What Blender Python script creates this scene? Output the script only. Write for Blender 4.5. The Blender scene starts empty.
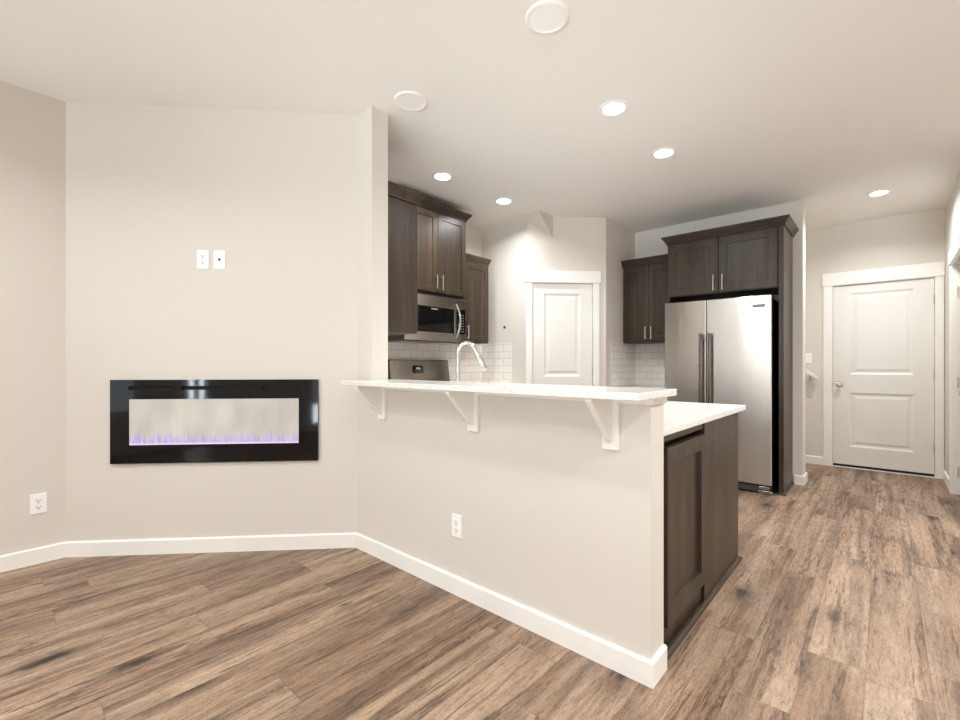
import bpy, bmesh, math, random
from mathutils import Vector, Matrix
random.seed(7)
R = math.radians
SC = bpy.context.scene
COL = SC.collection
CEIL = 2.74

# ------------------------------------------------------------------ camera, world, exposure
cam_data = bpy.data.cameras.new('camera')
cam_data.sensor_width = 36.0
cam_data.lens = 451.31 / 960 * 36
cam_data.shift_x = (480 - 495.73) / 960
cam_data.shift_y = (364.86 - 360) / 960
cam_data.clip_start = 0.02
cam = bpy.data.objects.new('camera', cam_data)
cam.location = (0, 0, 1.155)
cam.rotation_euler = (R(90), 0, 0.71088506)
COL.objects.link(cam)
SC.camera = cam

world = bpy.data.worlds.new('sky')
SC.world = world
world.use_nodes = True
wn = world.node_tree.nodes
wn['Background'].inputs['Color'].default_value = (0.86, 0.92, 1.0, 1)
wn['Background'].inputs['Strength'].default_value = 1.0

SC.view_settings.view_transform = 'Standard'
SC.view_settings.look = 'None'
SC.view_settings.gamma = 1.0
SC.view_settings.use_curve_mapping = False
SC.view_settings.exposure = 0.05
SC.cycles.max_bounces = 14
SC.cycles.diffuse_bounces = 10
SC.cycles.glossy_bounces = 5
SC.cycles.sample_clamp_indirect = 6.0
SC.cycles.caustics_reflective = False
SC.cycles.caustics_refractive = False

CAN_KITCHEN = 12.5     # watts of one recessed light
CAN_HALL = 16
CAN_LIVING = 6     # the two just in front of the half wall
CAN_BACK = 14       # rows behind the camera
CAN_RIGHT_FILL = 30      # added unseen fill at the right, brightens floor and hall
DAYLIGHT = 12       # sky seen through the windows
CEILING_FILL = 3500         # added fill outside the windows, pointing up to brighten the ceiling
CAN_COLOR = (0.965, 0.98, 1.0)
DAY_COLOR = (0.80, 0.92, 1.0)


def area_light(name, loc, rot, sx, sy, power, color, shape='RECTANGLE', spread=180, parent=None):
    d = bpy.data.lights.new(name, 'AREA')
    d.shape = shape
    d.size = sx
    if shape in ('RECTANGLE', 'ELLIPSE'):
        d.size_y = sy
    d.energy = power
    d.color = color
    d.spread = R(spread)
    o = bpy.data.objects.new(name, d)
    COL.objects.link(o)
    o.location = loc
    o.rotation_euler = rot
    if parent:
        o.parent = parent
    return o


# daylight through the windows of the living room, behind the camera
WINDOWS = [(-3.50, -2.55, 0.50, 2.45), (-2.02, -1.72, 0.08, 2.45), (-0.15, 2.40, 0.08, 2.45)]  # narrow one shaped for the bright streak on the refrigerator
REAR_Y = -3.4
STREAK_BOOST = 30    # added boost so the narrow window streaks the refrigerator front
for (wx0, wx1, wz0, wz1) in WINDOWS:
    area_light('daylight', ((wx0 + wx1) / 2, REAR_Y - 0.22, (wz0 + wz1) / 2), (R(90), 0, R(0)),
               wx1 - wx0, wz1 - wz0, DAYLIGHT * (STREAK_BOOST if wx1 - wx0 < 0.7 else 1.0) * (wx1 - wx0) * (wz1 - wz0) / 3.2, DAY_COLOR)


area_light('ceiling_fill', (-0.6, REAR_Y - 2.9, -0.05), (R(180), 0, 0), 8.0, 5.0, CEILING_FILL, DAY_COLOR)  # unseen upward lamp added to lift the ceiling


# ------------------------------------------------------------------ materials
def srgb(r, g, b):
    def f(c):
        c /= 255
        return c / 12.92 if c <= 0.04045 else ((c + 0.055) / 1.055) ** 2.4
    return (f(r), f(g), f(b), 1)


class NT:
    """small helper around a node tree"""
    def __init__(self, name):
        self.m = bpy.data.materials.new(name)
        self.m.use_nodes = True
        self.t = self.m.node_tree
        self.b = self.t.nodes['Principled BSDF']

    def n(self, kind, **kw):
        x = self.t.nodes.new(kind)
        for k, v in kw.items():
            setattr(x, k, v)
        return x

    def l(self, a, b):
        self.t.links.new(a, b)

    def math(self, op, a, b=None, c=None):
        x = self.n('ShaderNodeMath', operation=op)
        for i, v in enumerate((a, b, c)):
            if v is None:
                continue
            if isinstance(v, (int, float)):
                x.inputs[i].default_value = v
            else:
                self.l(v, x.inputs[i])
        return x.outputs[0]

    def mix(self, fac, a, b, blend='MIX'):
        x = self.n('ShaderNodeMix', data_type='RGBA', blend_type=blend)
        for sock, v in ((x.inputs[0], fac), (x.inputs[6], a), (x.inputs[7], b)):
            if isinstance(v, (int, float)):
                sock.default_value = v
            elif isinstance(v, tuple):
                sock.default_value = v
            else:
                self.l(v, sock)
        return x.outputs[2]

    def ramp(self, fac, stops, interp='LINEAR'):
        x = self.n('ShaderNodeValToRGB')
        x.color_ramp.interpolation = interp
        e = x.color_ramp.elements
        while len(e) < len(stops):
            e.new(0.5)
        for el, (p, c) in zip(e, stops):
            el.position = p
            el.color = c if isinstance(c, tuple) else (c, c, c, 1)
        self.l(fac, x.inputs[0])
        return x.outputs[0]

    def noise(self, vec, scale=5, detail=2, rough=0.5, dist=0.0, dims='3D'):
        x = self.n('ShaderNodeTexNoise', noise_dimensions=dims)
        x.inputs['Scale'].default_value = scale
        x.inputs['Detail'].default_value = detail
        x.inputs['Roughness'].default_value = rough
        x.inputs['Distortion'].default_value = dist
        if vec is not None:
            self.l(vec, x.inputs['Vector'])
        return x

    def mapping(self, scale=(1, 1, 1), rot=(0, 0, 0), loc=(0, 0, 0), src='Object'):
        tc = self.n('ShaderNodeTexCoord')
        mp = self.n('ShaderNodeMapping')
        mp.inputs['Scale'].default_value = scale
        mp.inputs['Rotation'].default_value = rot
        mp.inputs['Location'].default_value = loc
        self.l(tc.outputs[src], mp.inputs['Vector'])
        return mp.outputs['Vector']

    def bump(self, height, strength=0.1, distance=0.01):
        x = self.n('ShaderNodeBump')
        x.inputs['Strength'].default_value = strength
        x.inputs['Distance'].default_value = distance
        self.l(height, x.inputs['Height'])
        self.l(x.outputs[0], self.b.inputs['Normal'])
        return x

    def set(self, color=None, rough=None, metal=None, spec=None, **kw):
        if color is not None:
            self.b.inputs['Base Color'].default_value = color
        if rough is not None:
            self.b.inputs['Roughness'].default_value = rough
        if metal is not None:
            self.b.inputs['Metallic'].default_value = metal
        if spec is not None:
            self.b.inputs['Specular IOR Level'].default_value = spec
        return self


def paint(name, color, rough=0.6, texture=0.06, spec=0.3):
    t = NT(name).set(color, rough, 0, spec)
    v = t.mapping((1, 1, 1))
    n = t.noise(v, 240, 3, 0.6)
    t.bump(n.outputs['Fac'], texture, 0.002)
    return t.m


def plain(name, color, rough=0.5, metal=0.0, spec=0.5):
    t = NT(name).set(color, rough, metal, spec)
    n = t.noise(t.mapping(), 90, 2, 0.5)
    r = t.n('ShaderNodeMapRange')
    r.inputs['To Min'].default_value = max(0.02, rough - 0.04)
    r.inputs['To Max'].default_value = rough + 0.04
    t.l(n.outputs['Fac'], r.inputs['Value'])
    t.l(r.outputs[0], t.b.inputs['Roughness'])
    return t.m


def cabinet_wood(name, grain=(1, 1, 1), tint=1.0):
    """dark espresso stain over vertical grained alder"""
    t = NT(name)
    v = t.mapping((9 * grain[0], 9 * grain[1], 0.9 * grain[2]))
    broad = t.noise(v, 1.2, 3, 0.55, 0.6)
    fine = t.noise(t.mapping((70 * grain[0], 70 * grain[1], 2.4 * grain[2])), 1.4, 4, 0.65)
    a = t.ramp(broad.outputs['Fac'], [(0.28, srgb(47, 38, 28)), (0.52, srgb(63, 51, 39)), (0.75, srgb(82, 66, 50))])
    b = t.ramp(fine.outputs['Fac'], [(0.33, 0.66), (0.62, 1.0)])
    c = t.mix(1.0, a, b, 'MULTIPLY')
    t.l(c, t.b.inputs['Base Color'])
    t.set(rough=0.36, spec=0.45)
    t.bump(fine.outputs['Fac'], 0.05, 0.001)
    return t.m


def floor_planks():
    t = NT('wood_plank_floor')
    W, L = 0.182, 1.22
    tc = t.n('ShaderNodeTexCoord')
    sep = t.n('ShaderNodeSeparateXYZ')
    t.l(tc.outputs['Object'], sep.inputs[0])
    x, y = sep.outputs[0], sep.outputs[1]
    xr = t.math('DIVIDE', t.math('ADD', x, 0.053), W)
    row = t.math('FLOOR', xr)
    fx = t.math('FRACT', xr)
    wn1 = t.n('ShaderNodeTexWhiteNoise', noise_dimensions='1D')
    t.l(row, wn1.inputs['W'])
    yr = t.math('ADD', t.math('DIVIDE', y, L), t.math('MULTIPLY', wn1.outputs['Value'], 7.3))
    idx = t.math('FLOOR', yr)
    fy = t.math('FRACT', yr)
    cid = t.n('ShaderNodeCombineXYZ')
    t.l(row, cid.inputs[0])
    t.l(idx, cid.inputs[1])
    wn2 = t.n('ShaderNodeTexWhiteNoise', noise_dimensions='2D')
    t.l(cid.outputs[0], wn2.inputs['Vector'])
    rnd = wn2.outputs['Value']
    # coordinates shifted per plank
    cz = t.math('MULTIPLY', rnd, 37.0)
    co = t.n('ShaderNodeCombineXYZ')
    t.l(x, co.inputs[0])
    t.l(y, co.inputs[1])
    t.l(cz, co.inputs[2])

    def scaled(sx, sy, sz=1.0):
        m = t.n('ShaderNodeMapping')
        m.inputs['Scale'].default_value = (sx, sy, sz)
        t.l(co.outputs[0], m.inputs['Vector'])
        return m.outputs[0]
    # sparse knots with a long smoky halo
    vor = t.n('ShaderNodeTexVoronoi', feature='F1')
    vor.inputs['Scale'].default_value = 1.0
    vor.inputs['Randomness'].default_value = 1.0
    wob = t.noise(scaled(22, 12), 1.0, 3, 0.6)
    vm = t.n('ShaderNodeVectorMath', operation='MULTIPLY_ADD')
    t.l(wob.outputs['Color'], vm.inputs[0])
    vm.inputs[1].default_value = (0.22, 0.22, 0.0)
    t.l(scaled(4.6, 1.9), vm.inputs[2])
    t.l(vm.outputs[0], vor.inputs['Vector'])
    vc = t.n('ShaderNodeSeparateColor')
    t.l(vor.outputs['Color'], vc.inputs[0])
    keep = t.ramp(vc.outputs[0], [(0.22, 0.0), (0.32, 1.0)])
    kd = vor.outputs['Distance']
    core = t.math('MULTIPLY', t.ramp(kd, [(0.06, 1.0), (0.15, 0.0)]), keep)
    halo = t.math('MULTIPLY', t.ramp(kd, [(0.05, 1.0), (0.40, 0.0)], 'EASE'), keep)
    # grain layers, all long in y
    broad = t.noise(scaled(6.5, 0.50), 1.0, 3, 0.5, 0.35)
    band = t.noise(scaled(13, 0.75, 1.7), 1.0, 3, 0.55, 0.5)
    ridge = t.noise(scaled(9.0, 0.62, 2.3), 1.0, 6, 0.66, 0.7)
    patch = t.noise(scaled(5.0, 1.6, 3.1), 1.0, 2, 0.5)
    fine = t.noise(scaled(95, 15), 1.0, 5, 0.75, 0.4)
    micro = t.noise(scaled(240, 110), 1.0, 3, 0.7)
    base = t.ramp(broad.outputs['Fac'], [(0.30, srgb(128, 103, 82)), (0.48, srgb(152, 125, 102)), (0.66, srgb(176, 150, 126))])
    c = t.mix(t.ramp(band.outputs['Fac'], [(0.34, 0.70), (0.52, 0.0)]), base, srgb(92, 72, 58))
    c = t.mix(t.ramp(patch.outputs['Fac'], [(0.50, 0.0), (0.75, 0.35)]), c, srgb(176, 156, 139))
    rd = t.math('ABSOLUTE', t.math('SUBTRACT', ridge.outputs['Fac'], 0.5))
    rl = t.math('MULTIPLY', t.ramp(rd, [(0.0, 1.0), (0.022, 0.0)]), t.ramp(patch.outputs['Fac'], [(0.46, 1.0), (0.60, 0.15)]))
    c = t.mix(t.math('MULTIPLY', rl, 0.80), c, srgb(58, 42, 33))
    c = t.mix(t.math('MULTIPLY', halo, 0.62), c, srgb(70, 54, 44))
    c = t.mix(t.math('MULTIPLY', core, 0.85), c, srgb(36, 26, 21))
    c = t.mix(1.0, c, t.ramp(fine.outputs['Fac'], [(0.32, 0.52), (0.50, 0.96), (0.70, 1.16)]), 'MULTIPLY')
    c = t.mix(1.0, c, t.ramp(micro.outputs['Fac'], [(0.32, 0.74), (0.62, 1.10)]), 'MULTIPLY')
    c = t.mix(1.0, c, t.ramp(rnd, [(0.0, 0.96), (1.0, 1.04)]), 'MULTIPLY')
    # seams
    ex = t.math('MULTIPLY', t.math('MINIMUM', fx, t.math('SUBTRACT', 1.0, fx)), W)
    ey = t.math('MULTIPLY', t.math('MINIMUM', fy, t.math('SUBTRACT', 1.0, fy)), L)
    seam = t.ramp(t.math('MINIMUM', ex, ey), [(0.0, 1.0), (0.0018, 0.0)])
    c = t.mix(t.math('MULTIPLY', seam, 0.30), c, srgb(84, 66, 54))
    t.l(c, t.b.inputs['Base Color'])
    t.set(spec=0.4)
    t.l(t.ramp(fine.outputs['Fac'], [(0.3, 0.52), (0.7, 0.38)]), t.b.inputs['Roughness'])
    h = t.math('SUBTRACT', t.math('MULTIPLY', fine.outputs['Fac'], 0.6), t.math('MULTIPLY', seam, 1.0))
    t.bump(h, 0.18, 0.0015)
    return t.m


def quartz(name, base, speck):
    t = NT(name)
    v = t.mapping()
    vo = t.n('ShaderNodeTexVoronoi', feature='F1')
    vo.inputs['Scale'].default_value = 230
    t.l(v, vo.inputs['Vector'])
    wn_ = t.n('ShaderNodeTexWhiteNoise', noise_dimensions='3D')
    t.l(vo.outputs['Position'], wn_.inputs['Vector'])
    s = t.ramp(wn_.outputs['Value'], [(0.80, 0.0), (0.90, 1.0)])
    nz = t.noise(v, 30, 3, 0.6)
    f = t.math('MULTIPLY', s, nz.outputs['Fac'])
    t.l(t.mix(f, base, speck), t.b.inputs['Base Color'])
    t.set(rough=0.16, spec=0.5)
    return t.m


def stainless(name, tone=(0.66, 0.62, 0.57, 1), rough=0.24, wave=0.0, aniso=0.75):
    t = NT(name).set(tone, rough, 1.0)
    streak = t.noise(t.mapping((1.5, 1.5, 160)), 3.0, 3, 0.6)
    t.l(t.ramp(streak.outputs['Fac'], [(0.3, rough - 0.008), (0.7, rough + 0.012)]), t.b.inputs['Roughness'])
    if wave:
        w = t.noise(t.mapping((5.0, 5.0, 1.6)), 1.0, 1.5, 0.5, 0.3)
        t.bump(w.outputs['Fac'], wave, 0.02)
    t.b.inputs['Anisotropic'].default_value = aniso
    t.b.inputs['Anisotropic Rotation'].default_value = 0.25
    tg = t.n('ShaderNodeTangent', direction_type='RADIAL', axis='Z')
    t.l(tg.outputs[0], t.b.inputs['Tangent'])
    return t.m


def subway_tile(name, along):
    """white 3x6 tile in running bond; 'along' is the object axis the courses run in"""
    t = NT(name)
    tc = t.n('ShaderNodeTexCoord')
    sep = t.n('ShaderNodeSeparateXYZ')
    t.l(tc.outputs['Object'], sep.inputs[0])
    cb = t.n('ShaderNodeCombineXYZ')
    t.l(sep.outputs[along], cb.inputs[0])
    t.l(sep.outputs[2], cb.inputs[1])
    br = t.n('ShaderNodeTexBrick', offset=0.5, offset_frequency=2)
    t.l(cb.outputs[0], br.inputs['Vector'])
    br.inputs['Scale'].default_value = 1.0
    br.inputs['Brick Width'].default_value = 0.152
    br.inputs['Row Height'].default_value = 0.0765
    br.inputs['Mortar Size'].default_value = 0.0022
    br.inputs['Mortar Smooth'].default_value = 0.15
    br.inputs['Bias'].default_value = -0.3
    br.inputs['Color1'].default_value = srgb(240, 236, 229)
    br.inputs['Color2'].default_value = srgb(233, 228, 220)
    br.inputs['Mortar'].default_value = srgb(190, 183, 173)
    t.l(br.outputs['Color'], t.b.inputs['Base Color'])
    t.l(t.ramp(br.outputs['Fac'], [(0.0, 0.12), (1.0, 0.7)]), t.b.inputs['Roughness'])
    t.bump(t.math('SUBTRACT', 1.0, br.outputs['Fac']), 0.35, 0.002)
    return t.m


def emission(name, color, strength):
    t = NT(name).set((0.8, 0.8, 0.8, 1), 0.5)
    t.b.inputs['Emission Color'].default_value = color
    t.b.inputs['Emission Strength'].default_value = strength
    return t.m


def glass_pane(name):
    t = NT(name)
    tr = t.n('ShaderNodeBsdfTransparent')
    gl = t.n('ShaderNodeBsdfGlossy')
    gl.inputs['Roughness'].default_value = 0.02
    fr = t.n('ShaderNodeFresnel')
    fr.inputs['IOR'].default_value = 1.45
    ms = t.n('ShaderNodeMixShader')
    t.l(fr.outputs[0], ms.inputs[0])
    t.l(tr.outputs[0], ms.inputs[1])
    t.l(gl.outputs[0], ms.inputs[2])
    out = [n for n in t.t.nodes if n.type == 'OUTPUT_MATERIAL'][0]
    t.l(ms.outputs[0], out.inputs['Surface'])
    return t.m


def flame_screen():
    """lit back screen of the electric fire: pale grey-beige glow with lilac flames along the bottom"""
    t = NT('flame_screen').set((0.02, 0.02, 0.02, 1), 0.5, 0, 0.15)
    tc = t.n('ShaderNodeTexCoord')
    sep = t.n('ShaderNodeSeparateXYZ')
    t.l(tc.outputs['Object'], sep.inputs[0])
    x, z = sep.outputs[0], sep.outputs[2]
    v1 = t.n('ShaderNodeCombineXYZ')
    t.l(t.math('MULTIPLY', x, 55.0), v1.inputs[0])
    t.l(t.math('MULTIPLY', z, 7.0), v1.inputs[2])
    tong = t.noise(v1.outputs[0], 1.0, 3, 0.6, 0.4)
    hgt = t.math('ADD', 0.012, t.math('MULTIPLY', t.math('POWER', tong.outputs['Fac'], 2.0), 0.24))
    q = t.math('DIVIDE', z, hgt)
    flame = t.ramp(q, [(0.0, 1.0), (0.35, 0.70), (1.0, 0.0)])
    v2 = t.n('ShaderNodeCombineXYZ')
    t.l(t.math('MULTIPLY', x, 6.0), v2.inputs[0])
    t.l(t.math('MULTIPLY', z, 3.0), v2.inputs[2])
    soft = t.noise(v2.outputs[0], 1.0, 2, 0.5)
    glow = t.ramp(soft.outputs['Fac'], [(0.3, srgb(196, 186, 176)), (0.7, srgb(222, 213, 200))])
    v3 = t.n('ShaderNodeCombineXYZ')
    t.l(t.math('MULTIPLY', x, 120.0), v3.inputs[0])
    t.l(t.math('MULTIPLY', z, 9.0), v3.inputs[2])
    hot = t.noise(v3.outputs[0], 1.0, 3, 0.6)
    lil = t.ramp(hot.outputs['Fac'], [(0.36, srgb(166, 134, 230)), (0.56, srgb(210, 188, 250)), (0.70, srgb(250, 240, 255))])
    c = t.mix(t.math('MULTIPLY', flame, 0.85), glow, lil)
    c = t.mix(t.ramp(z, [(0.004, 0.75), (0.014, 0.0)]), c, srgb(255, 246, 255))
    t.l(c, t.b.inputs['Emission Color'])
    t.b.inputs['Emission Strength'].default_value = 0.95
    return t.m


M = dict(
    wall=paint('wall_paint', srgb(219, 213, 204), 0.7),
    ceiling=paint('ceiling_paint', srgb(237, 234, 229), 0.8, 0.10),
    trim=paint('white_trim_paint', srgb(243, 241, 236), 0.38, 0.01, 0.45),
    door=paint('white_door_paint', srgb(234, 232, 226), 0.38, 0.01, 0.45),
    wood=cabinet_wood('dark_stained_wood'),
    wood_flat=cabinet_wood('dark_stained_wood_rail', (0.12, 1, 9)),
    floor=floor_planks(),
    bar_top=quartz('speckled_white_quartz', srgb(233, 231, 226), srgb(186, 183, 177)),
    counter=quartz('white_quartz', srgb(240, 238, 234), srgb(216, 212, 207)),
    steel=stainless('brushed_stainless', rough=0.25, wave=0.13, aniso=0.95),
    steel_small=stainless('appliance_stainless', (0.46, 0.42, 0.37, 1), 0.24),
    nickel=plain('satin_nickel', (0.66, 0.61, 0.55, 1), 0.3, 1.0),
    dark_steel=plain('dark_steel', (0.20, 0.18, 0.165, 1), 0.25, 1.0),
    chrome=plain('polished_chrome', (0.66, 0.65, 0.63, 1), 0.14, 1.0),
    black=plain('black_plastic', (0.012, 0.012, 0.013, 1), 0.4),
    black_glass=plain('black_glass', (0.005, 0.005, 0.0055, 1), 0.045, 0, 0.32),
    dark_void=plain('dark_recess', (0.004, 0.004, 0.004, 1), 0.8),
    plastic=plain('white_plastic', srgb(250, 249, 246), 0.35),
    slot=plain('dark_slot', (0.05, 0.045, 0.04, 1), 0.6),
    badge=plain('badge_grey', (0.09, 0.09, 0.10, 1), 0.35),
    letter=plain('badge_letters', (0.55, 0.54, 0.52, 1), 0.4),
    lens=emission('lamp_lens', (1.0, 0.95, 0.88, 1), 9.0),
    digits=emission('display_digits', (0.75, 0.9, 1.0, 1), 1.2),
    pane=glass_pane('window_glass'),
    flame=flame_screen(),
    tile_y=subway_tile('white_subway_tile_side', 1),
    tile_x=subway_tile('white_subway_tile_back', 0),
    carpet=paint('stair_carpet', srgb(196, 186, 172), 0.95, 0.6),
)


# ------------------------------------------------------------------ mesh helpers
class MB:
    def __init__(self):
        self.bm = bmesh.new()

    def face(self, pts):
        return self.bm.faces.new([self.bm.verts.new(p) for p in pts])

    def box(self, x0, x1, y0, y1, z0, z1):
        v = [self.bm.verts.new(p) for p in ((x0, y0, z0), (x1, y0, z0), (x1, y1, z0), (x0, y1, z0),
                                            (x0, y0, z1), (x1, y0, z1), (x1, y1, z1), (x0, y1, z1))]
        for f in ((0, 3, 2, 1), (4, 5, 6, 7), (0, 1, 5, 4), (1, 2, 6, 5), (2, 3, 7, 6), (3, 0, 4, 7)):
            self.bm.faces.new([v[i] for i in f])
        return self

    def prism(self, poly, a, b, axis='z'):
        """poly: 2D points, extruded from a to b along axis"""
        def P(p, h):
            if axis == 'z':
                return (p[0], p[1], h)
            if axis == 'x':
                return (h, p[0], p[1])
            return (p[0], h, p[1])
        lo = [self.bm.verts.new(P(p, a)) for p in poly]
        hi = [self.bm.verts.new(P(p, b)) for p in poly]
        n = len(poly)
        self.bm.faces.new(lo[::-1])
        self.bm.faces.new(hi)
        for i in range(n):
            j = (i + 1) % n
            self.bm.faces.new((lo[i], lo[j], hi[j], hi[i]))
        return self

    def tube(self, pts, r, seg=12, cap=True):
        pts = [Vector(p) for p in pts]
        rr = r if isinstance(r, (list, tuple)) else [r] * len(pts)
        rings = []
        up = None
        for i, p in enumerate(pts):
            d = (pts[min(i + 1, len(pts) - 1)] - pts[max(i - 1, 0)]).normalized()
            if up is None:
                up = Vector((0, 0, 1)) if abs(d.z) < 0.9 else Vector((1, 0, 0))
            u = d.cross(up).normalized()
            w = u.cross(d).normalized()
            up = w
            rings.append([self.bm.verts.new(p + (u * math.cos(2 * math.pi * k / seg) + w * math.sin(2 * math.pi * k / seg)) * rr[i]) for k in range(seg)])
        for a, b in zip(rings, rings[1:]):
            for k in range(seg):
                self.bm.faces.new((a[k], a[(k + 1) % seg], b[(k + 1) % seg], b[k]))
        if cap:
            self.bm.faces.new(rings[0][::-1])
            self.bm.faces.new(rings[-1])
        return self

    def lathe(self, prof, c=(0, 0, 0), axis='z', seg=32):
        """prof: (radius, height) pairs; radius 0 closes the end"""
        def P(r, h, k):
            a = 2 * math.pi * k / seg
            x, y = r * math.cos(a), r * math.sin(a)
            if axis == 'z':
                q = (x, y, h)
            elif axis == 'y':
                q = (x, h, y)
            else:
                q = (h, x, y)
            return (c[0] + q[0], c[1] + q[1], c[2] + q[2])
        rings = []
        for r, h in prof:
            if r <= 1e-6:
                rings.append([self.bm.verts.new(P(0, h, 0))])
            else:
                rings.append([self.bm.verts.new(P(r, h, k)) for k in range(seg)])
        for a, b in zip(rings, rings[1:]):
            for k in range(seg):
                j = (k + 1) % seg
                if len(a) == 1 and len(b) == 1:
                    continue
                if len(a) == 1:
                    self.bm.faces.new((a[0], b[j], b[k]))
                elif len(b) == 1:
                    self.bm.faces.new((a[k], a[j], b[0]))
                else:
                    self.bm.faces.new((a[k], a[j], b[j], b[k]))
        return self

    def sweep(self, path, prof, z=0.0):
        """closed profile (out, z) swept along an open path, offset to the right of travel, mitred"""
        path = [Vector((p[0], p[1])) for p in path]
        rings = []
        for i, p in enumerate(path):
            ds = []
            if i > 0:
                ds.append((p - path[i - 1]).normalized())
            if i < len(path) - 1:
                ds.append((path[i + 1] - p).normalized())
            ns = [Vector((d.y, -d.x)) for d in ds]
            if len(ns) == 2:
                m = (ns[0] + ns[1])
                m = m / (1 + ns[0].dot(ns[1]))
            else:
                m = ns[0]
            rings.append([self.bm.verts.new((p.x + m.x * o, p.y + m.y * o, z + h)) for o, h in prof])
        n = len(prof)
        for a, b in zip(rings, rings[1:]):
            for k in range(n):
                j = (k + 1) % n
                self.bm.faces.new((a[k], a[j], b[j], b[k]))
        self.bm.faces.new(rings[0][::-1])
        self.bm.faces.new(rings[-1])
        return self

    def panel_slab(self, w, h, t, panels, rings, x0=0, z0=0, y0=0):
        """slab with its front at y0; panels (xa,xb,za,zb) sunk by rings of (inset, depth)"""
        bm = self.bm
        xs = sorted({0, w, *[p[0] for p in panels], *[p[1] for p in panels]})
        zs = sorted({0, h, *[p[2] for p in panels], *[p[3] for p in panels]})

        def V(x, z, d):
            return bm.verts.new((x0 + x, y0 + d, z0 + z))
        grid = {(i, k): V(x, z, 0) for i, x in enumerate(xs) for k, z in enumerate(zs)}
        for i in range(len(xs) - 1):
            for k in range(len(zs) - 1):
                q = [grid[i, k], grid[i + 1, k], grid[i + 1, k + 1], grid[i, k + 1]]
                hit = [p for p in panels if p[0] <= xs[i] + 1e-6 and xs[i + 1] <= p[1] + 1e-6 and p[2] <= zs[k] + 1e-6 and zs[k + 1] <= p[3] + 1e-6]
                if not hit:
                    bm.faces.new(q)
                    continue
                p = hit[0]
                if len(xs) * len(zs) and (abs(p[0] - xs[i]) > 1e-6 or abs(p[1] - xs[i + 1]) > 1e-6 or abs(p[2] - zs[k]) > 1e-6 or abs(p[3] - zs[k + 1]) > 1e-6):
                    bm.faces.new(q)
                    continue
                prev = q
                for ins, d in rings:
                    cur = [V(p[0] + ins, p[2] + ins, d), V(p[1] - ins, p[2] + ins, d), V(p[1] - ins, p[3] - ins, d), V(p[0] + ins, p[3] - ins, d)]
                    for a in range(4):
                        b = (a + 1) % 4
                        bm.faces.new((prev[a], prev[b], cur[b], cur[a]))
                    prev = cur
                bm.faces.new(prev)
        # sides and back
        nx, nz = len(xs) - 1, len(zs) - 1
        bk = {(i, k): V(xs[i], zs[k], t) for i in range(nx + 1) for k in range(nz + 1) if i in (0, nx) or k in (0, nz)}
        for i in range(nx):
            bm.faces.new((grid[i, 0], bk[i, 0], bk[i + 1, 0], grid[i + 1, 0]))
            bm.faces.new((grid[i, nz], grid[i + 1, nz], bk[i + 1, nz], bk[i, nz]))
        for k in range(nz):
            bm.faces.new((grid[0, k], grid[0, k + 1], bk[0, k + 1], bk[0, k]))
            bm.faces.new((grid[nx, k], bk[nx, k], bk[nx, k + 1], grid[nx, k + 1]))
        ring = [bk[i, 0] for i in range(nx + 1)] + [bk[nx, k] for k in range(1, nz + 1)] + [bk[i, nz] for i in range(nx - 1, -1, -1)] + [bk[0, k] for k in range(nz - 1, 0, -1)]
        bm.faces.new(ring[::-1])
        return self

    def obj(self, name, mat, parent=None, bevel=0.0, segs=2, smooth=False, loc=None, rot=None):
        bmesh.ops.recalc_face_normals(self.bm, faces=self.bm.faces)
        me = bpy.data.meshes.new(name)
        self.bm.to_mesh(me)
        self.bm.free()
        o = bpy.data.objects.new(name, me)
        COL.objects.link(o)
        if mat is not None:
            me.materials.append(mat)
        if parent is not None:
            o.parent = parent
        if loc is not None:
            o.location = loc
        if rot is not None:
            o.rotation_euler = rot
        if bevel:
            b = o.modifiers.new('bevel', 'BEVEL')
            b.width = bevel
            b.segments = segs
            b.limit_method = 'ANGLE'
            b.angle_limit = R(40)
        if smooth:
            me.shade_smooth()
            if smooth != 'all':
                me.set_sharp_from_angle(angle=R(35))
        return o


def tag(o, label, cat, group=None, kind=None):
    o['label'] = label
    o['category'] = cat
    if group:
        o['group'] = group
    if kind:
        o['kind'] = kind
    return o


def thing(name, label, cat, loc=(0, 0, 0), rz=0.0, group=None, kind=None):
    o = bpy.data.objects.new(name, None)
    o.empty_display_size = 0.1
    COL.objects.link(o)
    o.location = loc
    o.rotation_euler = (0, 0, R(rz))
    return tag(o, label, cat, group, kind)


def struct(name, mb, mat, label, cat, bevel=0.0):
    return tag(mb.obj(name, mat, None, bevel), label, cat, None, 'structure')


def wall(name, p0, p1, label, thick=0.11, z0=0.0, z1=CEIL, holes=()):
    """wall whose room face runs p0 -> p1, the room on its right; holes = (s0, s1, za, zb) along it"""
    a, b = Vector(p0), Vector(p1)
    L = (b - a).length
    ang = math.atan2(b.y - a.y, b.x - a.x)
    mb = MB()
    ss = sorted({0, L, *[h[0] for h in holes], *[h[1] for h in holes]})
    for s0, s1 in zip(ss, ss[1:]):
        hs = [h for h in holes if h[0] <= s0 + 1e-6 and s1 <= h[1] + 1e-6]
        if not hs:
            mb.box(s0, s1, 0, thick, z0, z1)
        else:
            h = hs[0]
            if h[2] > z0 + 1e-4:
                mb.box(s0, s1, 0, thick, z0, h[2])
            if h[3] < z1 - 1e-4:
                mb.box(s0, s1, 0, thick, h[3], z1)
    o = mb.obj(name, M['wall'], None, loc=(a.x, a.y, 0), rot=(0, 0, ang))
    return tag(o, label, 'wall', None, 'structure')


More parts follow.
